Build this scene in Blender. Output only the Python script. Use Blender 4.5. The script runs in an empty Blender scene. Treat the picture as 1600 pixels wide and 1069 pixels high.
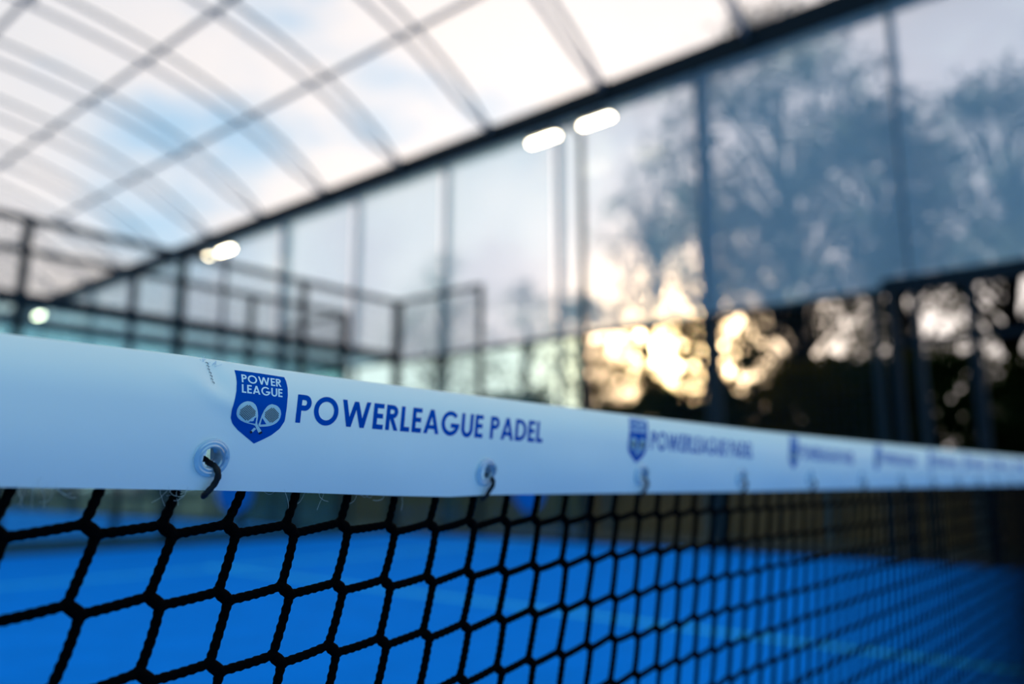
import bpy, math, random
import numpy as np
from mathutils import Vector, Matrix

random.seed(7)
rng = np.random.default_rng(11)
sc = bpy.context.scene
C = sc.collection
PI = math.pi
R = math.radians
EYE = 0.82                      # camera height

# ------------------------------------------------------------------ camera
cam_d = bpy.data.cameras.new('camera')
cam = bpy.data.objects.new('camera', cam_d)
C.objects.link(cam)
cam.location = (0, 0, EYE)
cam.rotation_euler = (R(90 + 10.07), 0, R(40.28 - 90))
cam_d.sensor_width = 36
cam_d.lens = 28.0
cam_d.clip_start = 0.01
cam_d.clip_end = 500
cam_d.dof.use_dof = True
cam_d.dof.focus_distance = 0.515
cam_d.dof.aperture_fstop = 2.55
sc.camera = cam

# ------------------------------------------------------------------ world
SUN_AZ, SUN_EL = R(28.6), R(9.3)
sun_dir = Vector((math.cos(SUN_AZ) * math.cos(SUN_EL), math.sin(SUN_AZ) * math.cos(SUN_EL), math.sin(SUN_EL)))
world = bpy.data.worlds.new('sky')
sc.world = world
world.use_nodes = True
nt = world.node_tree
nt.nodes.clear()


def N(tree, typ, **kw):
    n = tree.nodes.new(typ)
    for k, v in kw.items():
        if k == 'ins':
            for i, val in v.items():
                n.inputs[i].default_value = val
        else:
            setattr(n, k, v)
    return n


def ramp(tree, stops, interp='LINEAR'):
    n = tree.nodes.new('ShaderNodeValToRGB')
    cr = n.color_ramp
    cr.interpolation = interp
    while len(cr.elements) < len(stops):
        cr.elements.new(0.5)
    for e, (p, c) in zip(cr.elements, stops):
        e.position = p
        e.color = (*c, 1) if len(c) == 3 else c
    return n


L = nt.links.new
tc = N(nt, 'ShaderNodeTexCoord')
sep = N(nt, 'ShaderNodeSeparateXYZ')
L(tc.outputs['Generated'], sep.inputs[0])
grad = ramp(nt, [(0.0, (.34, .60, .78)), (.18, (.30, .58, .80)), (.45, (.17, .46, .72)), (1.0, (.07, .32, .60))])
L(sep.outputs['Z'], grad.inputs[0])
# clouds
mp = N(nt, 'ShaderNodeMapping')
mp.inputs['Scale'].default_value = (1, 1, 1.7)
mp.inputs['Location'].default_value = (0.35, 0.12, 0.2)
L(tc.outputs['Generated'], mp.inputs[0])
noi = N(nt, 'ShaderNodeTexNoise', ins={'Scale': 1.9, 'Detail': 5.0, 'Roughness': .52})
L(mp.outputs[0], noi.inputs['Vector'])
cr = ramp(nt, [(.44, (0, 0, 0)), (.60, (1, 1, 1))], 'EASE')
dot = N(nt, 'ShaderNodeVectorMath', operation='DOT_PRODUCT')
L(tc.outputs['Generated'], dot.inputs[0])
dot.inputs[1].default_value = sun_dir
mx0 = N(nt, 'ShaderNodeMath', operation='MAXIMUM', ins={1: 0.0})
L(dot.outputs['Value'], mx0.inputs[0])


def glow(power, col):
    pw = N(nt, 'ShaderNodeMath', operation='POWER', ins={1: power})
    L(mx0.outputs[0], pw.inputs[0])
    v = N(nt, 'ShaderNodeVectorMath', operation='SCALE')
    v.inputs[0].default_value = col
    L(pw.outputs[0], v.inputs['Scale'])
    return v


clp = N(nt, 'ShaderNodeMath', operation='MULTIPLY_ADD', ins={1: .25})
L(dot.outputs['Value'], clp.inputs[0])
L(noi.outputs['Fac'], clp.inputs[2])
L(clp.outputs[0], cr.inputs[0])
cloudcol = N(nt, 'ShaderNodeVectorMath', operation='ADD')
cloudcol.inputs[0].default_value = (.60, .63, .66)
g0 = glow(2.2, (.40, .26, .17))
L(g0.outputs[0], cloudcol.inputs[1])
mixc = N(nt, 'ShaderNodeMix', data_type='RGBA')
L(cr.outputs[0], mixc.inputs[0])
L(grad.outputs[0], mixc.inputs[6])
L(cloudcol.outputs[0], mixc.inputs[7])
acc = mixc.outputs[2]
for pw_, col_ in ((14, (.35, .30, .26)), (60, (1.0, .75, .5)), (260, (16, 10.5, 5)), (1200, (50, 36, 17))):
    g = glow(pw_, col_)
    ad = N(nt, 'ShaderNodeVectorMath', operation='ADD')
    L(acc, ad.inputs[0])
    L(g.outputs[0], ad.inputs[1])
    acc = ad.outputs[0]
bg = N(nt, 'ShaderNodeBackground', ins={'Strength': 1.0})
L(acc, bg.inputs[0])
wo = N(nt, 'ShaderNodeOutputWorld')
L(bg.outputs[0], wo.inputs[0])

sun_d = bpy.data.lights.new('sun', 'SUN')
sun_d.energy = 1.6
sun_d.color = (1, .70, .38)
sun_d.angle = R(1.2)
sun = bpy.data.objects.new('sun', sun_d)
C.objects.link(sun)
sun.location = sun_dir * 60
sun.rotation_euler = sun_dir.to_track_quat('Z', 'Y').to_euler()

vs = sc.view_settings
vs.view_transform = 'Standard'
vs.look = 'None'
vs.exposure = 0.45
vs.gamma = 1.0
vs.use_curve_mapping = False


# ------------------------------------------------------------------ materials
def mat(name):
    m = bpy.data.materials.new(name)
    m.use_nodes = True
    t = m.node_tree
    t.nodes.clear()
    out = t.nodes.new('ShaderNodeOutputMaterial')
    return m, t, out


def solid(name, col, rough=.5, metal=0.0, spec=.5, var=0.0, scale=20, bump=0.0, bscale=200):
    m, t, out = mat(name)
    p = N(t, 'ShaderNodeBsdfPrincipled')
    p.inputs['Roughness'].default_value = rough
    p.inputs['Metallic'].default_value = metal
    p.inputs['Specular IOR Level'].default_value = spec
    co = N(t, 'ShaderNodeTexCoord')
    n = N(t, 'ShaderNodeTexNoise', ins={'Scale': scale, 'Detail': 4.0})
    t.links.new(co.outputs['Object'], n.inputs['Vector'])
    lo = tuple(c * (1 - var) for c in col)
    hi = tuple(min(1, c * (1 + var)) for c in col)
    r = ramp(t, [(.3, lo), (.7, hi)])
    t.links.new(n.outputs['Fac'], r.inputs[0])
    t.links.new(r.outputs[0], p.inputs['Base Color'])
    if bump:
        n2 = N(t, 'ShaderNodeTexNoise', ins={'Scale': bscale, 'Detail': 3.0})
        t.links.new(co.outputs['Object'], n2.inputs['Vector'])
        b = N(t, 'ShaderNodeBump', ins={'Strength': bump, 'Distance': .002})
        t.links.new(n2.outputs['Fac'], b.inputs['Height'])
        t.links.new(b.outputs[0], p.inputs['Normal'])
    t.links.new(p.outputs[0], out.inputs[0])
    return m


def film(name, tint, scatter, fac, gloss=.04, rough=.1, var=0.0):
    """clear or milky sheet: straight transmission + translucent scatter + a little gloss"""
    m, t, out = mat(name)
    tr = N(t, 'ShaderNodeBsdfTransparent', ins={0: (*tint, 1)})
    tl = N(t, 'ShaderNodeBsdfTranslucent', ins={0: (*scatter, 1)})
    df = N(t, 'ShaderNodeBsdfDiffuse', ins={0: (*scatter, 1)})
    m0 = N(t, 'ShaderNodeMixShader', ins={0: .3})
    t.links.new(tl.outputs[0], m0.inputs[1])
    t.links.new(df.outputs[0], m0.inputs[2])
    m1 = N(t, 'ShaderNodeMixShader', ins={0: fac})
    if var:
        co = N(t, 'ShaderNodeTexCoord')
        n = N(t, 'ShaderNodeTexNoise', ins={'Scale': 1.3, 'Detail': 4.0})
        t.links.new(co.outputs['Object'], n.inputs['Vector'])
        mr = N(t, 'ShaderNodeMapRange', ins={3: fac - var, 4: fac + var})
        t.links.new(n.outputs['Fac'], mr.inputs[0])
        t.links.new(mr.outputs[0], m1.inputs[0])
    t.links.new(tr.outputs[0], m1.inputs[1])
    t.links.new(m0.outputs[0], m1.inputs[2])
    gl = N(t, 'ShaderNodeBsdfGlossy', ins={0: (1, 1, 1, 1), 'Roughness': rough})
    m2 = N(t, 'ShaderNodeMixShader', ins={0: gloss})
    t.links.new(m1.outputs[0], m2.inputs[1])
    t.links.new(gl.outputs[0], m2.inputs[2])
    t.links.new(m2.outputs[0], out.inputs[0])
    return m


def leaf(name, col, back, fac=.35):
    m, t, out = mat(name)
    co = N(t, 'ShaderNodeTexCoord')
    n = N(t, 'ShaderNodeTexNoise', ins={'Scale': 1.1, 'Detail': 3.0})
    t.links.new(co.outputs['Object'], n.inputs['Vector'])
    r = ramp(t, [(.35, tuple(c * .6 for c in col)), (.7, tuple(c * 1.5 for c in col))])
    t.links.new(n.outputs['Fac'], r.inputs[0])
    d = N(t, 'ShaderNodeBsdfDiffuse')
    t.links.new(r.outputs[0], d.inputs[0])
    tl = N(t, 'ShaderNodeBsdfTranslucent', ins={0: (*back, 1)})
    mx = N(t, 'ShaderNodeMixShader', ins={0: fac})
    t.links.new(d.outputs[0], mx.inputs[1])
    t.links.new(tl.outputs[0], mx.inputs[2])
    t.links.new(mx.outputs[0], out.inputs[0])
    return m


def lamp_mat(name, col, strength):
    m, t, out = mat(name)
    e = N(t, 'ShaderNodeEmission', ins={0: (*col, 1), 1: strength})
    t.links.new(e.outputs[0], out.inputs[0])
    return m


M = dict(
    vinyl=solid('white_vinyl', (.86, .95, .90), rough=.45, spec=.35, var=.015, scale=9, bump=.03, bscale=900),
    blue_print=solid('blue_print', (.0001, .080, .42), rough=.6, spec=.0, var=.06, scale=40),
    white_print=solid('white_print', (.66, .88, .95), rough=.45, spec=.35, var=.02),
    grey_print=solid('grey_print', (.42, .66, .74), rough=.5, spec=.2, var=.02),
    black_print=solid('black_print', (.004, .008, .02), rough=.5, spec=.3),
    cord=solid('black_cord', (.0014, .0016, .0020), rough=.9, spec=.02, var=.3, scale=300, bump=.3, bscale=1500),
    tie=solid('black_tie', (.006, .006, .008), rough=.6, spec=.3),
    thread=solid('white_thread', (.75, .85, .92), rough=.8),
    fibre=solid('grey_fibre', (.55, .62, .62), rough=.8),
    seam_thread=solid('dark_thread', (.10, .15, .20), rough=.9),  # even dark colour of the stitches at the band seam
    court=solid('blue_turf', (.0002, .235, .80), rough=.9, spec=.02, var=.07, scale=3.0, bump=.5, bscale=500),
    line=solid('white_line', (.06, .62, .88), rough=.85, spec=.05, var=.05, bump=.4, bscale=500),
    ground=solid('paved_ground', (.022, .030, .030), rough=.9, var=.25, scale=2.5, bump=.4, bscale=60),
    soil=solid('soil_ground', (.030, .034, .018), rough=.95, var=.35, scale=.8, bump=.6, bscale=30),
    steel=solid('dark_blue_steel', (.004, .011, .016), rough=.6, spec=.15, var=.15),
    rib=solid('rib_steel', (.34, .35, .37), rough=.5, metal=.2, var=.1),
    galv=solid('galvanised_steel', (.011, .026, .036), rough=.55, metal=.1, spec=.2, var=.12),
    post=solid('fence_steel', (.004, .016, .022), rough=.6, spec=.2, var=.15),
    frame_green=solid('green_frame', (.008, .055, .055), rough=.5, var=.15),
    wire=solid('fence_wire', (.03, .045, .05), rough=.5),
    glass=film('court_glass', (.76, .90, .91), (.4, .7, .75), .02, gloss=.04, rough=.0),
    pvc=film('clear_curtain', (.90, .92, 1.0), (.38, .70, .99), .60, gloss=.03, rough=.25, var=.05),
    membrane=film('roof_membrane', (.97, .97, .97), (.80, .78, .78), .30, gloss=.02, rough=.3),
    clear_plastic=film('clear_plastic', (.86, .93, .97), (.62, .80, .90), .55, gloss=.22, rough=.12),
    bark=solid('bark', (.008, .006, .005), rough=.95, spec=.05, var=.4, scale=6, bump=.8, bscale=20),
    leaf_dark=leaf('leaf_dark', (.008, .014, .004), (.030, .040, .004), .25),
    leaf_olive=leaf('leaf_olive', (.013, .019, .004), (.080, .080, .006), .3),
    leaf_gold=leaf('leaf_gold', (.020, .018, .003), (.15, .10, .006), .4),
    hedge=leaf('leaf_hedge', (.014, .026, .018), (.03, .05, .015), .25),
    sticker=solid('sticker_blue', (.001, .17, .55), rough=.6, spec=.1),
    wood=solid('fence_board_wood', (.17, .088, .028), rough=.8, var=.35, scale=3, bump=.5, bscale=60),
    wood_grey=solid('fence_post_wood', (.10, .105, .10), rough=.85, var=.2, scale=4),
    lamp=lamp_mat('lamp_glow', (1.0, .88, .60), 24.0),
    housing=solid('lamp_housing', (.05, .06, .065), rough=.5),
)


# ------------------------------------------------------------------ mesh helpers
class MB:
    def __init__(self):
        self.v, self.f = [], []

    def add(self, verts, faces):
        o = len(self.v)
        self.v.extend([tuple(p) for p in verts])
        self.f.extend([tuple(i + o for i in q) for q in faces])
        return self

    def box(self, c, s, rz=0.0):
        x, y, z = s[0] / 2, s[1] / 2, s[2] / 2
        ca, sa = math.cos(rz), math.sin(rz)
        vs_ = []
        for dz in (-z, z):
            for dx, dy in ((-x, -y), (x, -y), (x, y), (-x, y)):
                vs_.append((c[0] + dx * ca - dy * sa, c[1] + dx * sa + dy * ca, c[2] + dz))
        return self.add(vs_, [(0, 3, 2, 1), (4, 5, 6, 7), (0, 1, 5, 4), (1, 2, 6, 5), (2, 3, 7, 6), (3, 0, 4, 7)])

    def bevbox(self, c, s, b):
        """upright box section with chamfered vertical edges and chamfered top"""
        x, y, z = s[0] / 2, s[1] / 2, s[2] / 2

        def ring(xx, yy, bb, zz):
            return [(c[0] + p, c[1] + q, c[2] + zz) for p, q in
                    ((-xx + bb, -yy), (xx - bb, -yy), (xx, -yy + bb), (xx, yy - bb), (xx - bb, yy), (-xx + bb, yy), (-xx, yy - bb), (-xx, -yy + bb))]
        rings = [ring(x, y, b, -z), ring(x, y, b, z - b), ring(x - b, y - b, b * .5, z)]
        vs_ = sum(rings, [])
        fs = [tuple(range(7, -1, -1)), tuple(range(16, 24))]
        for k in range(2):
            for i in range(8):
                j = (i + 1) % 8
                fs.append((k * 8 + i, k * 8 + j, k * 8 + 8 + j, k * 8 + 8 + i))
        return self.add(vs_, fs)

    def tube(self, pts, r, n=8, twist=0.0, lobes=0, amp=0.0, cap=True, up=None):
        pts = [Vector(p) for p in pts]
        m = len(pts)
        rr = r if hasattr(r, '__len__') else [r] * m
        tan0 = (pts[1] - pts[0]).normalized()
        ref = Vector(up) if up else (Vector((0, 0, 1)) if abs(tan0.z) < .9 else Vector((1, 0, 0)))
        u = tan0.cross(ref).normalized()
        vs_, fs = [], []
        dist = 0.0
        for i, p in enumerate(pts):
            t = (pts[min(i + 1, m - 1)] - pts[max(i - 1, 0)]).normalized()
            u = (u - t * u.dot(t)).normalized()
            w = t.cross(u)
            if i:
                dist += (p - pts[i - 1]).length
            for k in range(n):
                a = 2 * PI * k / n
                q = rr[i]
                if lobes:
                    q *= 1 + amp * math.cos(lobes * (a - twist * dist))
                vs_.append(p + u * (q * math.cos(a)) + w * (q * math.sin(a)))
        for i in range(m - 1):
            for k in range(n):
                j = (k + 1) % n
                fs.append((i * n + k, i * n + j, (i + 1) * n + j, (i + 1) * n + k))
        if cap:
            fs.append(tuple(range(n - 1, -1, -1)))
            fs.append(tuple((m - 1) * n + k for k in range(n)))
        return self.add(vs_, fs)

    def mesh(self, name, m, smooth=False):
        me = bpy.data.meshes.new(name)
        me.from_pydata(self.v, [], self.f)
        me.materials.append(m)
        if smooth:
            me.polygons.foreach_set('use_smooth', [True] * len(me.polygons))
        me.update()
        return me

    def obj(self, name, m, parent=None, smooth=False):
        return link(name, self.mesh(name, m, smooth), parent)


def link(name, data, parent=None, loc=None, rz=0.0):
    o = bpy.data.objects.new(name, data)
    C.objects.link(o)
    if parent:
        o.parent = parent
        # parts are modelled in world space unless a local place is given
        if loc is None:
            o.matrix_parent_inverse = Matrix.Translation(-parent.location)
    if loc is not None:
        o.location = loc
    o.rotation_euler.z = rz
    return o


def tag(o, label=None, cat=None, group=None, kind=None):
    for k, v in (('label', label), ('category', cat), ('group', group), ('kind', kind)):
        if v:
            o[k] = v
    return o


def thing(name, label, cat, loc=(0, 0, 0), group=None):
    o = link(name, None, None, loc)
    o.empty_display_size = .2
    return tag(o, label, cat, group)


# ------------------------------------------------------------------ the setting
SX = 9.30            # side of the court (to the right of the camera)
LX = -0.70           # other side
BY = 10.55           # back glass wall of this court
NY = 0.46            # net
BY2 = 12.05          # near wall of the court behind
FY2 = 32.1           # far wall of the court behind

fl = MB().add([(LX, NY - 10.1, 0), (SX, NY - 10.1, 0), (SX, BY, 0), (LX, BY, 0),
               (LX, NY - 10.1, -.05), (SX, NY - 10.1, -.05), (SX, BY, -.05), (LX, BY, -.05)],
              [(0, 1, 2, 3), (7, 6, 5, 4), (0, 4, 5, 1), (1, 5, 6, 2), (2, 6, 7, 3), (3, 7, 4, 0)])
floor = tag(fl.obj('floor', M['court']), 'blue artificial turf of the padel court beyond the net', 'floor', kind='structure')
f2 = MB().add([(LX, BY2, 0), (SX, BY2, 0), (SX, FY2, 0), (LX, FY2, 0),
               (LX, BY2, -.05), (SX, BY2, -.05), (SX, FY2, -.05), (LX, FY2, -.05)],
              [(0, 1, 2, 3), (7, 6, 5, 4), (0, 4, 5, 1), (1, 5, 6, 2), (2, 6, 7, 3), (3, 7, 4, 0)])
floor2 = tag(f2.obj('floor', M['court']), 'blue turf of the second court behind the glass back wall', 'floor', kind='structure')
MX = (SX + LX) / 2


def strip(x0, x1, y0, y1, parent):
    MB().box(((x0 + x1) / 2, (y0 + y1) / 2, .003), (x1 - x0, y1 - y0, .006)).obj('court_line', M['line'], parent)


for fo, ny in ((floor, NY), (floor2, (BY2 + FY2) / 2)):
    for sgn in (-1, 1):
        ys = ny + sgn * 6.95
        strip(LX + .02, SX - .02, ys - .03, ys + .03, fo)
        a, b = sorted((ny + sgn * .02, ys + sgn * .2))
        if sgn > 0:
            strip(MX - .03, MX + .03, a, ys - .035, fo)
            strip(MX - .03, MX + .03, ys + .035, b, fo)
        else:
            strip(MX - .03, MX + .03, ys + .035, b, fo)

g1 = MB().add([(-14, -14, -.06), (11.4, -14, -.06), (11.4, 44, -.06), (-14, 44, -.06)], [(0, 1, 2, 3)])
tag(g1.obj('ground_paving', M['ground']), 'dark grey paving around and between the courts', 'paving', kind='structure')
g2 = MB().add([(-90, -60, -.10), (120, -60, -.10), (120, 130, -.10), (-90, 130, -.10)], [(0, 1, 2, 3)])
tag(g2.obj('ground_soil', M['soil']), 'dark earth under the trees beside the court', 'ground', kind='structure')


# ------------------------------------------------------------------ court walls and fences
def wire_mesh(name, parent, axis, fixed, a0, a1, z0, z1, step=.06, r=.0022):
    mb = MB()
    n = int((a1 - a0) / step)
    for i in range(1, n):
        a = a0 + (a1 - a0) * i / n
        p = (a, fixed, 0) if axis == 'x' else (fixed, a, 0)
        mb.box((p[0], p[1], (z0 + z1) / 2), (2 * r, 2 * r, z1 - z0))
    m = int((z1 - z0) / step)
    for i in range(1, m):
        z = z0 + (z1 - z0) * i / m
        c = ((a0 + a1) / 2, fixed, z) if axis == 'x' else (fixed, (a0 + a1) / 2, z)
        s = (a1 - a0, 2 * r, 2 * r) if axis == 'x' else (2 * r, a1 - a0, 2 * r)
        mb.box(c, s)
    return tag(mb.obj(name, M['wire'], parent), kind='stuff')


def hbar(parent, name, axis, fixed, a0, a1, z, w, h, m):
    c = ((a0 + a1) / 2, fixed, z) if axis == 'x' else (fixed, (a0 + a1) / 2, z)
    s = (a1 - a0, w, h) if axis == 'x' else (w, a1 - a0, h)
    return MB().box(c, s).obj(name, m, parent)


def vpost(parent, x, y, z1, w, m, z0=0.0):
    p = MB().bevbox((x, y, (z0 + z1) / 2), (w, w, z1 - z0), w * .12).obj('post', m, parent)
    MB().box((x, y, .006 + z0), (w * 1.7, w * 1.7, .012)).obj('base_plate', m, p)
    return p


SHIELD = [(-.27, .34), (0, .34), (.27, .34), (.28, .15), (.285, -.05), (.24, -.17), (.14, -.26), (0, -.34),
          (-.14, -.26), (-.24, -.17), (-.285, -.05), (-.28, .15)]


def shield_decal(parent, axis, fixed, a, z, toward):
    mb = MB()
    vs_ = []
    for off in (0, .003):
        for (p, q) in SHIELD:
            vs_.append((a + p, fixed + toward * off, z + q) if axis == 'x' else (fixed + toward * off, a + p, z + q))
    n = len(SHIELD)
    mb.add(vs_, [tuple(range(n)), tuple(range(2 * n - 1, n - 1, -1))] + [(i, (i + 1) % n, n + (i + 1) % n, n + i) for i in range(n)])
    tag(mb.obj('shield_sticker', M['sticker'], parent), 'blue shield sticker on the glass')


def end_wall(y, label, decals=(), frame='frame_green', toward=-1, pw=.10):
    w = thing('glass_wall', label, 'glass wall', (MX, y, 0), 'glass end walls of the courts')
    xs = [LX + 2 * i for i in range(6)]
    for i, x in enumerate(xs):
        vpost(w, x, y, 4.02, .14 if i in (0, 5) else pw, M['post'])
    for i in range(5):
        a, b = xs[i] + .06, xs[i + 1] - .06
        MB().box(((a + b) / 2, y, 1.53), (b - a, .012, 2.90)).obj('glass_pane', M['glass'], w)
        if i in decals:
            shield_decal(w, 'x', y + toward * .008, (a + b) / 2, .72, toward)
        wire_mesh('wire_mesh', w, 'x', y, a, b, 3.05, 3.97)
    hbar(w, 'top_rail', 'x', y, xs[0], xs[-1], 4.0, .07, .08, M['post'])
    hbar(w, 'middle_rail', 'x', y, xs[0], xs[-1], 3.0, .08, .16, M['post'])
    hbar(w, 'base_rail', 'x', y, xs[0], xs[-1], .04, .09, .08, M[frame])
    return w


end_wall(BY, 'glass wall with mesh top closing the far end of the near court', decals=(3,))
end_wall(BY2, 'glass wall with mesh top standing just behind the near court end wall', toward=1)
end_wall(FY2, 'most distant glass wall, at the far end of the second court')


def side_wall(x, ys, label, glass_bays, net_y, name='side_fence', decal_bay=None, tall_to=1):
    """ys: post positions starting at the corner; first `tall_to` bays are 4 m, the rest 3 m"""
    w = thing(name, label, 'fence', (x, (ys[0] + ys[-1]) / 2, 0), 'side fences of the courts')
    for i, y in enumerate(ys[1:], 1):
        vpost(w, x, y, 4.02 if i <= tall_to else 2.96, .085, M['post'])
    for i in range(len(ys) - 1):
        a, b = sorted((ys[i], ys[i + 1]))
        a += .05
        b -= .05
        tall = i < tall_to
        if i in glass_bays:
            MB().box((x, (a + b) / 2, 1.50), (.012, b - a, 2.84)).obj('glass_pane', M['glass'], w)
            if decal_bay == i:
                shield_decal(w, 'y', x - .008, (a + b) / 2, .72, -1)
            if tall:
                wire_mesh('wire_mesh', w, 'y', x, a, b, 2.98, 3.97)
                hbar(w, 'top_rail', 'y', x, a, b, 4.0, .06, .07, M['post'])
        else:
            wire_mesh('wire_mesh', w, 'y', x, a, b, .08, 2.9, step=.10, r=.0016)
        hbar(w, 'middle_rail', 'y', x, a - .05, b + .05, 2.93, .06, .06, M['post'])
        hbar(w, 'base_rail', 'y', x, a, b, .04, .07, .06, M['post'])
    return w


ys1 = [BY - 2 * i for i in range(5)]                      # corner .. 2.55
side_wall(SX, ys1, 'side fence of the near court with glass bays beside the corner', (0, 1), NY, decal_bay=1)
ys2 = [BY2 + 2 * i for i in range(11)]
side_wall(SX, ys2[:-1] + [FY2], 'side fence of the second court seen through the end glass', (0, 1), (BY2 + FY2) / 2)

# entrance frame beside the net post
ent = thing('entrance_frame', 'thick dark blue entrance frame in the side fence beside the net', 'frame', (SX, 1.5, 0))
for y in (2.36, 1.59, -.55, -1.5):
    vpost(ent, SX, y, 2.90, .10, M['steel'])
hbar(ent, 'header_beam', 'y', SX, -1.6, 2.45, 2.97, .12, .17, M['steel'])
hbar(ent, 'cross_rail', 'y', SX, -1.45, 2.35, 2.33, .05, .06, M['steel'])


# ------------------------------------------------------------------ floodlights
def light_pole(y, label):
    t = thing('floodlight_pole', label, 'floodlight', (SX + .12, y, 0), 'floodlight poles along the court side')
    x = SX + .12
    MB().tube([(x, y, 0), (x, y, 3), (x, y, 6.12)], [.055, .05, .045], 12).obj('pole', M['galv'], t, True)
    MB().box((x, y, .01), (.24, .24, .02)).obj('base_plate', M['galv'], t)
    MB().tube([(x, y, 6.08), (x - .25, y, 6.12)], .025, 8).obj('bracket', M['housing'], t)
    MB().tube([(x - .25, y - .45, 6.14), (x - .25, y + .45, 6.14)], .022, 8).obj('crossbar', M['housing'], t)
    for sgn in (-1, 1):
        yc = y + sgn * .49
        xc = x - .30
        zc = 6.07
        h = MB()
        h.bevbox((xc, yc, zc + .02), (.20, .54, .075), .018)
        for k in range(5):
            h.box((xc - .07 + .035 * k, yc, zc + .07), (.006, .40, .04))
        hd = h.obj('lamp_head', M['housing'], t)
        mb = MB()
        mb.bevbox((xc, yc, zc - .03), (.09, .53, .03), .015)
        mb.obj('lens', M['lamp'], hd)
    return t


light_pole(6.60, 'nearest floodlight pole with two glowing lamps under the roof beam')
light_pole(16.75, 'floodlight pole of the second court with two overlapping glowing lamps')
light_pole(27.8, 'most distant floodlight pole seen through the end wall glass at left')

# ------------------------------------------------------------------ canopy
EX = 10.0
CX0, AX, B0, BB = 3.0, 7.4, EYE + 5.08, 3.08
EAVE_Z = EYE + 6.07
canopy = thing('canopy', 'long arched roof canopy of clear membrane on dark steel ribs', 'canopy', (CX0, 12, 0))
TH0 = math.acos((EX - CX0) / AX)
RIB0, RIBS = 4.10, 2.40
rib_y = [RIB0 + RIBS * k for k in range(-4, 13)]


def arch(th, drop=0.0):
    return CX0 + (AX - drop * .9) * math.cos(th), B0 + (BB - drop) * math.sin(th)


NSEG = 36
ths = [TH0 + (PI - 2 * TH0) * i / NSEG for i in range(NSEG + 1)]
pth = [math.acos((x - CX0) / AX) for x in (8.05, 6.1, 4.05)]
pth = pth + [PI - t for t in pth]
for y in rib_y:
    r = link('rib', None, canopy, (0, y - 12, 0))
    r.location = (-CX0, y - 12, 0)
    outer = [(arch(t)[0], 0, arch(t)[1]) for t in ths]
    inner = []
    for t in ths:
        s = (t - TH0) / (PI - 2 * TH0)
        d = .42 * min(1.0, 3.2 * math.sin(PI * s) ** .9) if 0 < s < 1 else 0
        x, z = arch(t, d)
        inner.append((x, 0, z))
    a = MB().tube(outer, .036, 8, up=(0, 1, 0)).obj('outer_chord', M['rib'], None, True)
    b = MB().tube(inner, .032, 8, up=(0, 1, 0)).obj('inner_chord', M['rib'], None, True)
    kids = [a, b]
    for t in pth + [PI / 2]:
        x0, z0 = arch(t)
        x1, z1 = arch(t, .42)
        kids.append(MB().tube([(x0, 0, z0), (x1, 0, z1)], .025, 6).obj('strut', M['rib'], None, True))
    for k_ in kids:
        k_.parent = r
for t in pth + [PI / 2]:
    x, z = arch(t)
    MB().tube([(x, rib_y[0] - .3, z - .05), (x, rib_y[-1] + .3, z - .05)], .045, 8).obj('purlin', M['rib'], canopy, True)
for sx in (EX, 2 * CX0 - EX):
    e = MB().box((sx, (rib_y[0] + rib_y[-1]) / 2, EAVE_Z - .02), (.22, rib_y[-1] - rib_y[0] + 1.0, .42)).obj('eave_beam', M['steel'], canopy)
    for y in rib_y:
        MB().box((sx, y, EAVE_Z - .01), (.28, .20, .44)).obj('bracket', M['steel'], e)
    for k in range(-4, 13):
        y = 2.28 + 2.58 * k
        p = MB().bevbox((sx, y, (EAVE_Z - .16) / 2 - .03), (.17 if k % 4 == 1 else .085,) * 2 + (EAVE_Z - .10,), .010).obj('post', M['galv'], canopy)
        MB().box((sx, y, -.045), (.26, .26, .03)).obj('base_plate', M['galv'], p)
for i in range(len(rib_y) - 1):
    y0, y1 = rib_y[i] + .02, rib_y[i + 1] - .02
    mb = MB()
    vs_, fs = [], []
    for t in ths:
        x = CX0 + (AX + .055) * math.cos(t)
        z = B0 + (BB + .06) * math.sin(t)
        vs_ += [(x, y0, z), (x, y1, z)]
    for j in range(NSEG):
        fs.append((2 * j, 2 * j + 1, 2 * j + 3, 2 * j + 2))
    mb.add(vs_, fs).obj('membrane_panel', M['membrane'], canopy, True)

# clear side curtain hanging from the eave, one sheet per pair of posts
cur = thing('side_curtain', 'clear bluish plastic curtain hanging from the roof beam above the side fence', 'curtain', (EX - .16, 12, 0))
for k in range(-3, 12):
    y0, y1 = 2.28 + 2.58 * k + .012, 2.28 + 2.58 * (k + 1) - .012
    vs_, fs = [], []
    nn = 10
    for j in range(nn + 1):
        y = y0 + (y1 - y0) * j / nn
        w = .012 * math.sin(j * 1.9 + k)
        for q in range(5):
            z = 3.08 + (EAVE_Z - .22 - 3.08) * q / 4
            vs_.append((EX - .16 + w * (1 - q / 4), y, z))
    for j in range(nn):
        for q in range(4):
            fs.append((j * 5 + q, (j + 1) * 5 + q, (j + 1) * 5 + q + 1, j * 5 + q + 1))
    s = MB().add(vs_, fs).obj('curtain_sheet', M['pvc'], cur, True)
    MB().tube([(EX - .16, y0, 3.07), (EX - .16, y1, 3.07)], .03, 8).obj('hem_bar', M['galv'], s, True)

# ------------------------------------------------------------------ the net and its band
TOP = np.array([(-.75, .0775), (.13, .0763), (.184, .0765), (.24, .0769), (.303, .0753), (.3865, .0744), (.4686, .0739), (.5745, .0736),
                (.748, .073), (1.09, .0727), (1.72, .077), (3.29, .0905), (9.3, .098)])
BOT = np.array([(-.75, .002), (.144, -.0019), (.194, -.0028), (.2586, -.0042), (.3184, -.0059), (.3967, -.0089), (.4639, -.0106), (.51, -.0096),
                (.757, -.0102), (1.025, -.0109), (1.73, -.0088), (3.295, -.0044), (9.3, .0)])


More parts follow.
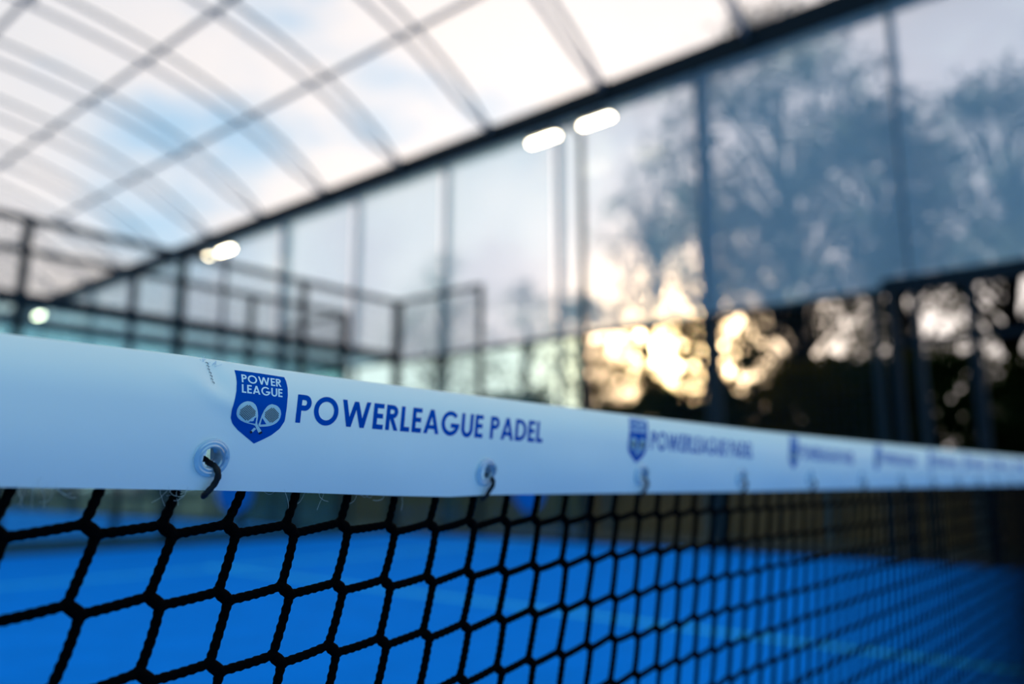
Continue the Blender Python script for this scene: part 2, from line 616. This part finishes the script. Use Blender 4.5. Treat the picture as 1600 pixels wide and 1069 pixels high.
def Htop(s): return float(np.interp(s, TOP[:, 0], TOP[:, 1])) + .0009
def Hbot(s): return float(np.interp(s, BOT[:, 0], BOT[:, 1]))


GROM = [.256 + .25 * k for k in range(-3, 36)]
SEAM = .2500


def front_o(s, v):
    """how far the front of the band stands out from the net plane towards the viewer"""
    o = .0012 + .0095 * (1 - ((.60 - v) / .60) ** 2 if v < .60 else 1.0)
    if v > .60:
        o -= .0175 * ((v - .60) / .40) ** 2.2
    # slack between the grommets, pinched at them
    ph = (s - .256) / .25
    pin = math.cos(2 * PI * ph)
    o += .0016 * (1 - pin) * .5 * math.exp(-((v - .25) / .30) ** 2)
    # gathered around the seam
    ds = s - SEAM - .004
    o -= .0022 * math.exp(-(ds / .007) ** 2) * math.exp(-((v - .84) / .12) ** 2)
    o += .0016 * math.exp(-((ds + .012 + .11 * (v - .8)) / .012) ** 2) * math.exp(-((v - .68) / .16) ** 2)
    o += .0011 * math.exp(-((ds - .020) / .010) ** 2) * math.exp(-((v - .60) / .2) ** 2)
    o += .0012 * math.sin(s * 23 + 1.1) * math.sin(PI * v) * .5
    return o


def band_pt(s, v, lift=0.0):
    h0, h1 = Hbot(s), Htop(s)
    return Vector((s, NY - front_o(s, v) - lift, EYE + h0 + (h1 - h0) * v))


def surf(s, h, lift):
    """point of the printed face at height h above eye level"""
    h0, h1 = Hbot(s), Htop(s)
    v = (h - h0) / (h1 - h0)
    s = s * (NY - front_o(s, v)) / (NY - .1 * (h + .005))      # print follows the bulge of the sheet
    p = band_pt(s, v)
    e = 5e-4
    n = (band_pt(s, v + .01) - p).cross(band_pt(s + e, v) - p).normalized()
    if n.y > 0:
        n = -n
    return p + n * lift


band_t = thing('net_band', 'white vinyl band with blue printing folded over the top of the net', 'net band', (0, NY, EYE))
S0, S1 = -.70, 9.17


def grid_s():
    out = [S0]
    while out[-1] < S1:
        s = out[-1]
        st = .0016 if .1 < s < 1.10 else (.006 if s < 3.4 else .04)
        out.append(min(S1, s + st))
    return out


gs = grid_s()
NV = 44
mb = MB()
prof = [i / NV for i in range(NV + 1)]
vs_, fs = [], []
rows = NV + 1 + 1 + 8
for s in gs:
    for v in prof:
        vs_.append(band_pt(s, v))
    top = band_pt(s, 1.0)
    h0, h1 = Hbot(s), Htop(s)
    vs_.append((s, NY + .0098, EYE + h1 - .0012))
    for q in range(8):
        v = 1 - q / 7
        vs_.append((s, NY + .0110 + .003 * math.sin(PI * v), EYE + h0 + .001 + (h1 - .006 - h0) * v))
for i in range(len(gs) - 1):
    sm = (gs[i] + gs[i + 1]) / 2
    k = round((sm - .256) / .25)
    gsx = .256 + .25 * k
    near = abs(sm - gsx) < .0078 and .1 < sm < 1.10
    gh = Hbot(gsx) + .0194
    for j in range(rows - 1):
        if near:
            if j < NV:
                h0, h1 = Hbot(sm), Htop(sm)
                hh = h0 + (h1 - h0) * (j + .5) / NV
            elif j > NV + 1:
                hh = Hbot(sm) + (Htop(sm) - Hbot(sm)) * (1 - (j - NV - 2 + .5) / 7)
            else:
                hh = 9
            lim = .0074 if j < NV else .012
            if (sm - gsx) ** 2 + (hh - gh) ** 2 < lim ** 2:
                continue
        a = i * rows + j
        fs.append((a, a + rows, a + rows + 1, a + 1))
mb.add(vs_, fs).obj('band', M['vinyl'], band_t, True)


# lettering built from strokes, cap height 1
def seg(p, q, t, n=4):
    """straight stroke; diagonal ones are cut level at top and bottom"""
    (x0, y0), (x1, y1) = p, q
    if abs(y1 - y0) < 1e-6:
        a = [(x0, y0 - t / 2), (x0, y0 + t / 2)]
        b = [(x1, y1 - t / 2), (x1, y1 + t / 2)]
    else:
        k = math.hypot(x1 - x0, y1 - y0) / abs(y1 - y0)
        w = t * k / 2
        a = [(x0 - w, y0), (x0 + w, y0)]
        b = [(x1 - w, y1), (x1 + w, y1)]
    quads = []
    for i in range(n):
        f, g = i / n, (i + 1) / n
        lerp = lambda u, w_, z: (u[0] + (w_[0] - u[0]) * z, u[1] + (w_[1] - u[1]) * z)
        quads.append([lerp(a[0], b[0], f), lerp(a[1], b[1], f), lerp(a[1], b[1], g), lerp(a[0], b[0], g)])
    return quads


def arc(cx, cy, rx, ry, a0, a1, t, n=16):
    out = []
    for i in range(n):
        u, w = R(a0 + (a1 - a0) * i / n), R(a0 + (a1 - a0) * (i + 1) / n)
        out.append([(cx + rx * math.cos(u), cy + ry * math.sin(u)), (cx + rx * math.cos(w), cy + ry * math.sin(w)),
                    (cx + (rx - t) * math.cos(w), cy + (ry - t) * math.sin(w)), (cx + (rx - t) * math.cos(u), cy + (ry - t) * math.sin(u))])
    return out


def glyph(ch, t):
    h = t / 2
    if ch in 'PR':
        q = seg((h, 0), (h, 1), t)
        yb = .43 if ch == 'P' else .46
        q += seg((t, 1 - h), (.30, 1 - h), t, 1) + seg((t, yb + h), (.30, yb + h), t, 1)
        q += arc(.30, (1 + yb) / 2, .26, (1 - yb) / 2, -90, 90, t)
        if ch == 'R':
            q += seg((.50, 0), (.26, yb + .03), t * .92)
            return q, .60
        return q, .56
    if ch == 'O':
        return arc(.50, .5, .50, .525, 0, 360, t, 36), 1.0
    if ch == 'G':
        q = arc(.50, .5, .50, .525, 42, 360, t, 30)
        q += seg((.52, .5 - h + .0), (.99, .5 - h), t, 2)
        return q, 1.0
    if ch == 'W':
        return seg((.36, 0), (.12, 1), t) + seg((.36, 0), (.64, .97), t) + seg((.94, 0), (.64, .97), t) + seg((.94, 0), (1.18, 1), t), 1.30
    if ch == 'E':
        return seg((h, 0), (h, 1), t) + seg((t, 1 - h), (.48, 1 - h), t, 1) + seg((t, .51), (.45, .51), t, 1) + seg((t, h), (.48, h), t, 1), .48
    if ch == 'L':
        return seg((h, 0), (h, 1), t) + seg((t, h), (.45, h), t, 1), .45
    if ch == 'A':
        return seg((.10, 0), (.41, 1), t) + seg((.72, 0), (.41, 1), t) + seg((.22, .27), (.60, .27), t * .9, 2), .82
    if ch == 'U':
        q = seg((h, .36), (h, 1), t) + seg((.68 - h, .36), (.68 - h, 1), t)
        return q + arc(.34, .36, .34, .385, 180, 360, t, 18), .68
    if ch == 'D':
        q = seg((h, 0), (h, 1), t) + seg((t, 1 - h), (.30, 1 - h), t, 1) + seg((t, h), (.30, h), t, 1)
        return q + arc(.28, .5, .47, .5, -90, 90, t, 20), .75
    return [], .34


def text_quads(s, t, gap):
    x, out = 0.0, []
    for i, ch in enumerate(s):
        q, w = glyph(ch, t)
        if ch == ' ':
            x += w
            continue
        out += [[(p[0] + x, p[1]) for p in f] for f in q]
        x += w + gap
    return out, x - gap


def print_mesh(name, polys, place, m, parent, lift):
    mb = MB()
    for f in polys:
        mb.add([surf(*place(*p), lift) for p in f], [tuple(range(len(f)))])
    return mb.obj(name, m, parent)


OUTL = [(-20.4, 46.6), (-2.6, 46.4), (16.0, 45.7), (17.9, 42.6), (19.6, 37.8), (20.4, 32.3), (20.6, 24.0), (20.1, 15.2), (16.9, 10.1), (11.2, 5.7),
        (5.4, 2.8), (-.8, 0), (-7.4, 4.1), (-13.2, 8.0), (-17.1, 11.5), (-18.6, 15.0), (-18.5, 20.2), (-17.6, 26.6), (-17.1, 31.8), (-17.7, 38.1), (-19.0, 43.2)]
LHEAD = [(-15.2, 17.8), (-15.2, 20.2), (-14.3, 22.4), (-12.9, 24.0), (-11.0, 25.2), (-8.9, 25.9), (-6.9, 25.9), (-5.0, 25.4), (-3.3, 24.3), (-2.0, 22.6), (-1.1, 20.2), (-.5, 17.2),
         (-.7, 13.4), (-.2, 11.9), (3.4, 7.9), (1.3, 6.7), (-1.9, 11.2), (-3.6, 11.6), (-8.5, 12.4), (-11.5, 13.6), (-13.4, 14.8), (-14.6, 16.2)]
RHEAD = [(16.7, 19.4), (16.2, 21.6), (15.0, 23.3), (13.2, 24.6), (11.0, 25.4), (8.9, 25.5), (7.1, 24.9), (5.4, 23.6), (3.7, 21.2), (2.2, 17.9), (1.0, 13.5), (.3, 11.6),
         (1.6, 10.5), (5.5, 10.8), (9.4, 11.5), (12.2, 12.6), (14.2, 13.9), (15.6, 15.5), (16.4, 17.3)]


def fan(poly):
    cx = sum(p[0] for p in poly) / len(poly)
    cy = sum(p[1] for p in poly) / len(poly)
    return [[(cx, cy), poly[i], poly[(i + 1) % len(poly)]] for i in range(len(poly))]


def shield_cells(OUTL=OUTL, n=46, m=14):
    """shield cut in thin level slices so that it follows the face of the band"""
    def edges(y):
        xs = []
        for i in range(len(OUTL)):
            (x0, y0), (x1, y1) = OUTL[i], OUTL[(i + 1) % len(OUTL)]
            if (y0 - y) * (y1 - y) < 0 or (y0 == y != y1):
                xs.append(x0 + (x1 - x0) * (y - y0) / (y1 - y0))
        return min(xs), max(xs)
    lo, hi = min(p[1] for p in OUTL), max(p[1] for p in OUTL)
    tall = hi > 40
    ys = [lo + .03 + ((45.65 if tall else hi - .03) - lo - .03) * i / n for i in range(n + 1)]
    cells = []
    prev = None
    for y in ys:
        a, b = edges(y)
        row = [(a + (b - a) * k / m, y) for k in range(m + 1)]
        if prev:
            cells += [[prev[k], prev[k + 1], row[k + 1], row[k]] for k in range(m)]
        prev = row
    if not tall:
        return cells
    cells.append([(-20.4, 46.6), prev[0], prev[7], (-2.6, 46.4)])
    cells.append([(-2.6, 46.4), prev[7], prev[14], (16.0, 45.7)])
    return cells


def oval(cx, cy, r, n=7):
    return [(cx + r * math.cos(2 * PI * i / n), cy + r * math.sin(2 * PI * i / n)) for i in range(n)]


EMB = [.285, .7459, 1.1867, 1.6019, 1.9971, 2.3616, 2.7374]
EMB += [EMB[-1] + .38 * k for k in range(1, 17)]
ORD = ['first', 'second', 'third', 'fourth']
for idx, s0 in enumerate(EMB):
    base = .0246 if idx == 0 else (Hbot(s0) + .0300 * (Htop(s0) - Hbot(s0)) / .0805)
    ky = 1.0 if idx == 0 else (Htop(s0) - Hbot(s0)) / .0805
    kx = 1.0 if idx < 2 else .96 - .012 * min(idx, 8)
    place = lambda x, y, s0=s0, base=base, ky=ky, kx=kx: (s0 + x * kx * .001, base + y * ky * .001)
    em = print_mesh('shield_emblem', shield_cells(), place, M['blue_print'], band_t, .00018)
    tag(em, 'blue shield emblem with two crossed rackets')
    for word, (x0, x1, yb0, yb1, ch) in {'POWER': (-14.2, 14.8, 38.2, 37.9, 5.7), 'LEAGUE': (-13.3, 16.4, 31.2, 30.7, 5.7)}.items():
        q, w = text_quads(word, .17, .10)
        sh = -1.2 if word == 'POWER' else -.8
        pl = lambda x, y, x0=x0, x1=x1, w=w, yb0=yb0, yb1=yb1, ch=ch, sh=sh: place(x0 + (x1 - x0) * x / w + sh * y, yb0 + (yb1 - yb0) * x / w + ch * y)
        print_mesh('emblem_lettering', q, pl, M['white_print'], em, .00034)
    for hd, tri, neck in ((LHEAD, [(-6.7, 12.7), (-1.7, 16.4), (-1.9, 12.2)], None),
                          (RHEAD, [(2.6, 16.2), (1.9, 12.0), (6.2, 12.4)], [(-2.2, 9.9), (-.6, 9.1), (-2.8, 6.9), (-4.2, 7.8)])):
        polys = shield_cells(hd, 36, 8) + ([neck] if neck else [])
        print_mesh('racket', polys, place, M['grey_print'], em, .00034)
        holes = [tri]
        print_mesh('racket_throat', holes, place, M['blue_print'], em, .00050)
        if idx < 4:
            dots = []
            cx, cy = (-8.0, 18.7) if hd is LHEAD else (9.7, 18.4)
            for i in range(-6, 7):
                for j in range(-6, 7):
                    x = cx + (i * .98 + j * .98) * .82
                    y = cy + (i - j) * .62
                    if ((x - cx) / 5.0) ** 2 + ((y - cy) / 4.7) ** 2 < 1:
                        dots.append(oval(x, y, .44, 6))
            print_mesh('racket_holes', dots, place, M['black_print'], em, .00050)
        caps = [[(-2.9, 7.1), (-4.2, 7.9), (-5.0, 6.9), (-3.9, 6.0)]] if neck else [[(3.3, 7.9), (1.3, 6.8), (2.1, 5.7), (4.2, 6.9)]]
        print_mesh('handle_cap', caps, place, M['black_print'], em, .00050)
    q, w = text_quads('POWERLEAGUE PADEL', .185, .115)
    length = .2674 * (1.0 if idx < 2 else kx)
    st = s0 + .0283 * kx
    d0 = .0394 - .0246
    d1 = .0362 - .0246

    def pl2(x, y, st=st, w=w, length=length, base=base, ky=ky):
        return st + length * x / w, base + (d0 + (d1 - d0) * x / w + .0192 * y) * ky
    tag(print_mesh('lettering', q, pl2, M['blue_print'], band_t, .0002), 'blue capital letters printed on the white band')


# grommets and the cord ties through them
def lathe(profile, n=40):
    vs_, fs = [], []
    m = len(profile)
    for i in range(n):
        a = 2 * PI * i / n
        for r, d in profile:
            vs_.append((r * math.cos(a), -d, r * math.sin(a)))
    for i in range(n):
        j = (i + 1) % n
        for k in range(m - 1):
            fs.append((i * m + k, j * m + k, j * m + k + 1, i * m + k + 1))
    return vs_, fs


GP = [(.0060, -.0085), (.0058, -.004), (.0060, .0002), (.0066, .0013), (.0074, .0016), (.0080, .0011), (.0085, .0009), (.0091, .0013), (.0097, .0014),
      (.0103, .0010), (.0108, .0009), (.0113, .0010), (.0117, .0006), (.0118, -.0002)]
gme_hi = MB().add(*lathe(GP, 48)).mesh('grommet', M['clear_plastic'], True)
gme_lo = MB().add(*lathe(GP[1::2], 16)).mesh('grommet', M['clear_plastic'], True)
net = thing('net', 'black knotted net hanging below the white band across the court', 'net', (0, NY, 0))
for k, gsx in enumerate(GROM):
    if gsx > 9.1 or gsx < -.6:
        continue
    h = Hbot(gsx) + .0194
    p = surf(gsx, h, .0006)
    q = surf(gsx, h + .006, .0006)
    tilt_ = math.atan2((q - p).y, (q - p).z)
    g = link('grommet', gme_hi if gsx < 1.2 else gme_lo, band_t, p - band_t.location)
    g.rotation_euler.x = -tilt_
    far = gsx > 1.2
    js = random.uniform(-.0012, .0012)
    hb = Hbot(gsx)
    pts = [(gsx - .0022, NY + .007, EYE + h + .002), (gsx - .0010, NY + .000, EYE + h - .0022), (gsx + .0010 + js, NY - .0078, EYE + h - .0055),
           (gsx + .0014, NY - .0092, EYE + h - .0105), (gsx - .0006 - js, NY - .0068, EYE + hb + .0034), (gsx - .0028, NY - .0046, EYE + hb - .0016), (gsx - .0028, NY - .001, EYE + hb - .0034)]
    # smooth the path
    P = [Vector(a) for a in pts]
    sm_ = []
    for i in range(len(P) - 1):
        p0, p1, p2, p3 = P[max(i - 1, 0)], P[i], P[i + 1], P[min(i + 2, len(P) - 1)]
        for u in (0, .25, .5, .75):
            sm_.append(.5 * ((2 * p1) + (p2 - p0) * u + (2 * p0 - 5 * p1 + 4 * p2 - p3) * u * u + (3 * p1 - p0 - 3 * p2 + p3) * u ** 3))
    sm_.append(P[-1])
    MB().tube(sm_, .0019, 8 if not far else 5, twist=700, lobes=2, amp=.10).obj('cord_tie', M['tie'], net, True)

# torn stitching at the seam
mb = MB()
for i in range(7):
    h = .0745 - .0022 * i
    s = SEAM - .0040 + .0009 * i + random.uniform(-.0003, .0003)
    a = surf(s - .0006, h, .0003)
    b = surf(s + .0004, h - .0006, .0007)
    c = surf(s + .0010, h - .0012, .0002)
    mb.tube([a, b, c], .00022, 5)
mb.obj('seam_stitches', M['seam_thread'], band_t)
mb = MB()
for i in range(22):
    s = SEAM - .0085 + random.uniform(0, .012)
    h = min(.0768 - (s - SEAM + .0085) * .25 - abs(random.gauss(0, .0018)), Htop(s) - .0001)
    a = surf(s, h, .0)
    u = Vector((random.uniform(-.6, .9), random.uniform(-.8, -.1), random.uniform(.1, 1.0))).normalized()
    ln = random.uniform(.0008, .0026)
    b = a + u * ln * .5
    c = a + u * ln + Vector((random.uniform(-.0006, .0006), 0, random.uniform(-.0004, .0004)))
    mb.tube([a, b, c], .00016, 5)
tag(mb.obj('frayed_threads', M['thread'], band_t), kind='stuff')
mb = MB()
for i in range(34):
    s = random.choice([random.uniform(.15, .17), random.uniform(.225, .25), random.uniform(.22, .26), random.uniform(.29, .42), random.uniform(.33, .40)])
    p = Vector((s, NY + random.uniform(-.004, .006), EYE + Hbot(s) + .002))
    d = Vector((random.uniform(-.5, .5), random.uniform(-.2, .2), -1)).normalized()
    pts = [p]
    curl = random.uniform(-.5, .5)
    for k in range(9):
        d = (Matrix.Rotation(curl + random.uniform(-.25, .25), 3, 'Y') @ d).normalized()
        p = p + d * random.uniform(.0010, .0019)
        pts.append(p)
    mb.tube(pts, .00009, 4)
tag(mb.obj('loose_fibres', M['fibre'], band_t, True), kind='stuff')

# net cords: every upright and every level cord is one part
DC, DR = .0435, .0402
col0 = .1895
cols = [col0 + DC * k for k in range(-20, 208)]
NROW = 20
jit = rng.normal(0, .0007, (len(cols), NROW, 2))
DS, DH = .0036, .0029
ROPE = .0029


def knot(ci, r):
    s = cols[ci]
    h = Hbot(s) - .0232 - DR * r
    lean = -.070 if s > .26 else -.070 - .45 * (.26 - s)
    lean = max(lean, -.10)
    return Vector((s + lean * DR * r + jit[ci, r, 0], NY + .003, EYE + h + jit[ci, r, 1]))


KD = Vector((DS, 0, -DH))


def strand(mb, a, b, near, sag):
    if near == 2:
        n = 24
        pts = []
        for i in range(n + 1):
            u = i / n
            pts.append(a + (b - a) * u + sag * math.sin(PI * u))
        mb.tube(pts, ROPE, 9, twist=560, lobes=2, amp=.11, cap=False)
    elif near == 1:
        pts = [a + (b - a) * (i / 4) + sag * math.sin(PI * i / 4) for i in range(5)]
        mb.tube(pts, ROPE, 6, cap=False)
    else:
        mb.tube([a, b], ROPE, 4, cap=False)


def knot_blob(mb, k, near):
    d = Vector((DS, 0, -DH)).normalized()
    prof_ = [(-.0082, .0018), (-.0064, .0030), (-.0034, .0037), (0, .0040), (.0034, .0037), (.0064, .0030), (.0082, .0018)]
    if near == 2:
        mb.tube([k + d * q for q, _ in prof_], [w for _, w in prof_], 10, twist=500, lobes=2, amp=.10, up=(0, 1, 0))
    elif near == 1:
        mb.tube([k + d * q for q, _ in prof_[::2]], [w for _, w in prof_[::2]], 6, up=(0, 1, 0))
    else:
        mb.tube([k + d * -.005, k + d * .005], .0036, 4, up=(0, 1, 0))


def lod(s, r):
    if .08 < s < 1.0 and r < 5:
        return 2
    if .0 < s < 3.4 and r < 14:
        return 1
    return 0


for ci, s in enumerate(cols):
    if s > 9.15 or s < -.66:
        continue
    mb = MB()
    for r in range(NROW):
        k = knot(ci, r)
        nr = lod(s, r)
        top = Vector((s + .004 + (.003 if s < .3 else 0), NY + .003, EYE + Hbot(s) + .006)) if r == 0 else knot(ci, r - 1) + KD
        strand(mb, top, k - KD, nr, Vector((random.uniform(.0002, .0010), 0, 0)))
        knot_blob(mb, k, nr)
    mb.obj('upright_cord', M['cord'], net, True)
for r in range(NROW):
    mb = MB()
    for ci in range(len(cols) - 1):
        if cols[ci + 1] > 9.15 or cols[ci] < -.66:
            continue
        strand(mb, knot(ci, r) + KD, knot(ci + 1, r) - KD, lod(cols[ci], r), Vector((0, 0, -random.uniform(.0001, .0007))))
    mb.obj('level_cord', M['cord'], net, True)

for s, lab in ((-.76, 'dark steel net post at the near end of the net'), (9.24, 'dark steel net post at the far end of the net beside the entrance')):
    t = thing('net_post', lab, 'net post', (s, NY, 0), 'net posts')
    MB().bevbox((s, NY, .475), (.07, .07, .94), .01).obj('post', M['steel'], t)
    MB().box((s, NY, .008), (.16, .16, .016)).obj('base_plate', M['steel'], t)
    MB().tube([(s, NY - .05, .90), (s, NY + .05, .90)], .018, 10).obj('winder', M['galv'], t)

# ------------------------------------------------------------------ timber boundary fence
wf = thing('timber_fence', 'low brown timber board fence with grey posts outside the court', 'fence', (13.2, 8, 0))
y = -6.0
i = 0
bme = [MB().box((0, 0, 0), (.03, .285, 1.05 + .05 * q)).mesh('board', M['wood']) for q in range(3)]
while y < 22:
    if i % 7 == 0:
        MB().bevbox((13.12, y, .55), (.13, .13, 1.30), .012).obj('post', M['wood_grey'], wf)
    y += .30
    link('board', bme[i % 3], wf, (13.2 + .006 * (i % 2) - 13.2, y - .15 - 8, .44 + .02 * (i % 3)))
    i += 1


# ------------------------------------------------------------------ trees and hedges
def leaf_mesh(name, centres, spread, count, size, m, flat=.75):
    """thousands of small pointed leaves gathered round the twig ends"""
    cs = np.repeat(np.array(centres), count, axis=0)
    n = len(cs)
    p = cs + rng.normal(0, 1, (n, 3)) * np.array([spread, spread, spread * flat])
    p[:, 2] = np.maximum(p[:, 2], .06)
    d = rng.normal(0, 1, (n, 3))
    d /= np.linalg.norm(d, axis=1)[:, None]
    e = np.cross(d, rng.normal(0, 1, (n, 3)))
    e /= np.linalg.norm(e, axis=1)[:, None]
    sz = size * rng.uniform(.6, 1.3, (n, 1))
    v = np.empty((n, 4, 3))
    v[:, 0] = p - d * sz * .5
    v[:, 1] = p + e * sz * .30
    v[:, 2] = p + d * sz * .5
    v[:, 3] = p - e * sz * .30
    me = bpy.data.meshes.new(name)
    me.vertices.add(n * 4)
    me.vertices.foreach_set('co', v.reshape(-1))
    me.loops.add(n * 4)
    me.loops.foreach_set('vertex_index', np.arange(n * 4, dtype=np.int32))
    me.polygons.add(n)
    me.polygons.foreach_set('loop_start', np.arange(0, n * 4, 4, dtype=np.int32))
    me.update(calc_edges=True)
    me.materials.append(m)
    return me


def tree(x, y, h, r, label, clusters, count, size, spread, m, lean=(0, 0), clear=.42, name='tree', tr=.16):
    t = thing(name, label, 'tree', (x, y, 0), 'trees beside the court')
    top = Vector((x + lean[0], y + lean[1], h * .86))
    base = Vector((x, y, -.10))
    mid = base.lerp(top, .5) + Vector((rng.normal(0, .12), rng.normal(0, .12), 0))
    tk = [base, base.lerp(mid, .5), mid, mid.lerp(top, .5), top]
    MB().tube(tk, [tr * 1.25, tr, tr * .75, tr * .5, tr * .15], 10).obj('trunk', M['bark'], t, True)
    cen = []
    for i in range(clusters):
        u = rng.uniform(0, 1)
        ang = rng.uniform(0, 2 * PI)
        z = h * (clear + (1 - clear) * u)
        prof_ = math.sin(PI * min(1, .16 + .84 * u)) ** .7
        rad = r * prof_ * math.sqrt(rng.uniform(.12, 1))
        ax = base.lerp(top, z / h)
        cen.append((ax.x + rad * math.cos(ang), ax.y + rad * math.sin(ang), z))
    br = MB()
    for i, c in enumerate(cen):
        if i % 2 == 0:
            zz = max(h * clear * .65, c[2] - r * .55)
            f = zz / h
            st = base.lerp(top, min(.95, f))
            cv = Vector(c)
            br.tube([st, st.lerp(cv, .5) + Vector((0, 0, .12)), cv], [tr * .38, tr * .2, tr * .06], 5)
    br.obj('branches', M['bark'], t, True)
    lf = link('foliage', leaf_mesh('foliage', cen, spread, count, size, m), t)
    tag(lf, kind='stuff')
    return t


def shrub(x, y, h, r, label, clusters, count, size, m, spread=.19, name='shrub', cat='shrub'):
    t = thing(name, label, cat, (x, y, 0), 'shrubs beside the court')
    cen = []
    for i in range(clusters):
        u = rng.uniform(.02, 1)
        ang = rng.uniform(0, 2 * PI)
        rad = r * math.sqrt(rng.uniform(0, 1)) * (1 - .45 * u ** 2)
        cen.append((x + rad * math.cos(ang), y + rad * math.sin(ang), .1 + (h - .1) * u))
    st = MB()
    for c in cen[::3]:
        st.tube([(x + rng.normal(0, .08), y + rng.normal(0, .08), -.10), ((x + c[0]) / 2, (y + c[1]) / 2, c[2] * .6), c], [.03, .02, .006], 5)
    st.obj('stems', M['bark'], t, True)
    lf = link('foliage', leaf_mesh('foliage', cen, spread, count, size, m), t)
    tag(lf, kind='stuff')
    return t


TREES = [
    (17.0, 6.0, 11.6, 3.4, 'tall broad tree filling the curtain left of the last roof post', 120, 75, .16, .40, 'leaf_dark', (0, .4), .40),
    (16.4, 2.3, 8.2, 2.4, 'leafy tree at the right edge of the photo behind the entrance', 80, 75, .15, .36, 'leaf_dark', (.2, -.3), .54),
    (18.6, 4.0, 9.2, 2.6, 'tree with leaning trunk between the broad tree and the right edge tree', 80, 75, .15, .38, 'leaf_dark', (-.2, .9), .54),
    (18.0, 8.8, 8.4, 2.3, 'tree just right of the low sun', 75, 65, .14, .38, 'leaf_dark', (.0, .2), .46),
    (19.0, 11.6, 10.2, 1.7, 'thin sparse tree left of the broad tree, its twigs reaching the floodlight', 46, 40, .14, .38, 'leaf_olive', (.1, -.9), .46),
    (21.0, 14.6, 6.8, 2.4, 'low rounded tree behind the near floodlight pole', 60, 60, .15, .40, 'leaf_olive', (.0, .2), .34),
    (26.0, 26.4, 11.6, 2.6, 'distant pale tree above the end of the tall fence', 60, 34, .17, .50, 'leaf_olive', (.2, .1), .38),
    (27.0, 22.0, 9.4, 2.8, 'distant low tree right of the tall fence post', 56, 34, .17, .50, 'leaf_olive', (.0, .1), .30),
    (16.0, -1.8, 9.0, 2.6, 'tree standing beyond the net end at the right of the photo', 80, 60, .15, .40, 'leaf_dark', (.1, .1), .50),
]
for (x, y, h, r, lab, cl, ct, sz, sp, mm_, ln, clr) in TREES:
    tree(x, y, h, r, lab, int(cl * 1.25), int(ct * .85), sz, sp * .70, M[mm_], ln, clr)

SHR = [
    # x, y, h, r, clusters, count, material, label
    (15.0, -.6, 2.7, 1.4, 60, 110, 'leaf_dark', 'dense dark shrub beyond the net end at far right'),
    (15.4, 1.5, 2.8, 1.4, 70, 110, 'leaf_dark', 'dense dark shrub right of the entrance post'),
    (15.2, 3.4, 2.9, 1.3, 70, 110, 'leaf_dark', 'dense dark shrub behind the entrance frame'),
    (16.2, 4.8, 3.1, 1.2, 60, 95, 'leaf_olive', 'olive green shrub left of the entrance frame'),
    (15.2, 5.6, 2.9, 1.1, 60, 95, 'leaf_gold', 'shrub with golden leaves between the entrance and the thick roof post'),
    (15.8, 7.0, 2.7, 1.1, 60, 85, 'leaf_dark', 'dark shrub right of the thick roof post under the sun'),
    (16.0, 8.7, 2.7, 1.1, 60, 85, 'leaf_dark', 'dark shrub directly below the low sun'),
    (16.2, 10.4, 2.6, 1.1, 54, 80, 'leaf_olive', 'olive shrub left of the low sun'),
    (16.6, 12.2, 2.6, 1.2, 40, 60, 'leaf_olive', 'thin olive shrub behind the near floodlight pole'),
    (17.0, 14.4, 3.2, 1.4, 60, 80, 'hedge', 'grey green shrub behind the second glass bay'),
    (17.4, 16.8, 3.2, 1.5, 60, 90, 'hedge', 'grey green shrub behind the court corner'),
    (17.0, 19.4, 3.2, 1.6, 60, 90, 'hedge', 'grey green shrub left of the court corner'),
    (18.2, 7.4, 4.8, 1.3, 36, 80, 'leaf_olive', 'tall thin shrub behind the thick roof post'),
    (18.4, 9.6, 4.8, 1.5, 58, 80, 'leaf_gold', 'tall thin golden shrub catching the low sun'),
    (18.8, 12.0, 4.6, 1.5, 36, 60, 'leaf_gold', 'tall thin golden shrub left of the low sun'),
    (18.0, 5.4, 4.6, 1.3, 40, 70, 'leaf_olive', 'tall olive shrub under the broad tree'),
    (18.0, 3.0, 4.6, 1.4, 22, 50, 'leaf_olive', 'tall olive shrub behind the entrance frame'),
]
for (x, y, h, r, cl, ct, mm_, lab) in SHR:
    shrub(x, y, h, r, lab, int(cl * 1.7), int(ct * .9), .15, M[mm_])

# clipped hedge closing the far end
hd = thing('hedge', 'long low clipped hedge closing the ground beyond the second court', 'hedge', (5, 46, 0))
cen = [(rng.uniform(-16, 26), 46 + rng.uniform(-.5, .5), rng.uniform(.1, 2.4)) for _ in range(420)]
st = MB()
for c in cen[::6]:
    st.tube([(c[0], 46, -.10), c], [.04, .01], 5)
st.obj('stems', M['bark'], hd, True)
tag(link('foliage', leaf_mesh('foliage', cen, .35, 60, .2, M['hedge']), hd), kind='stuff')
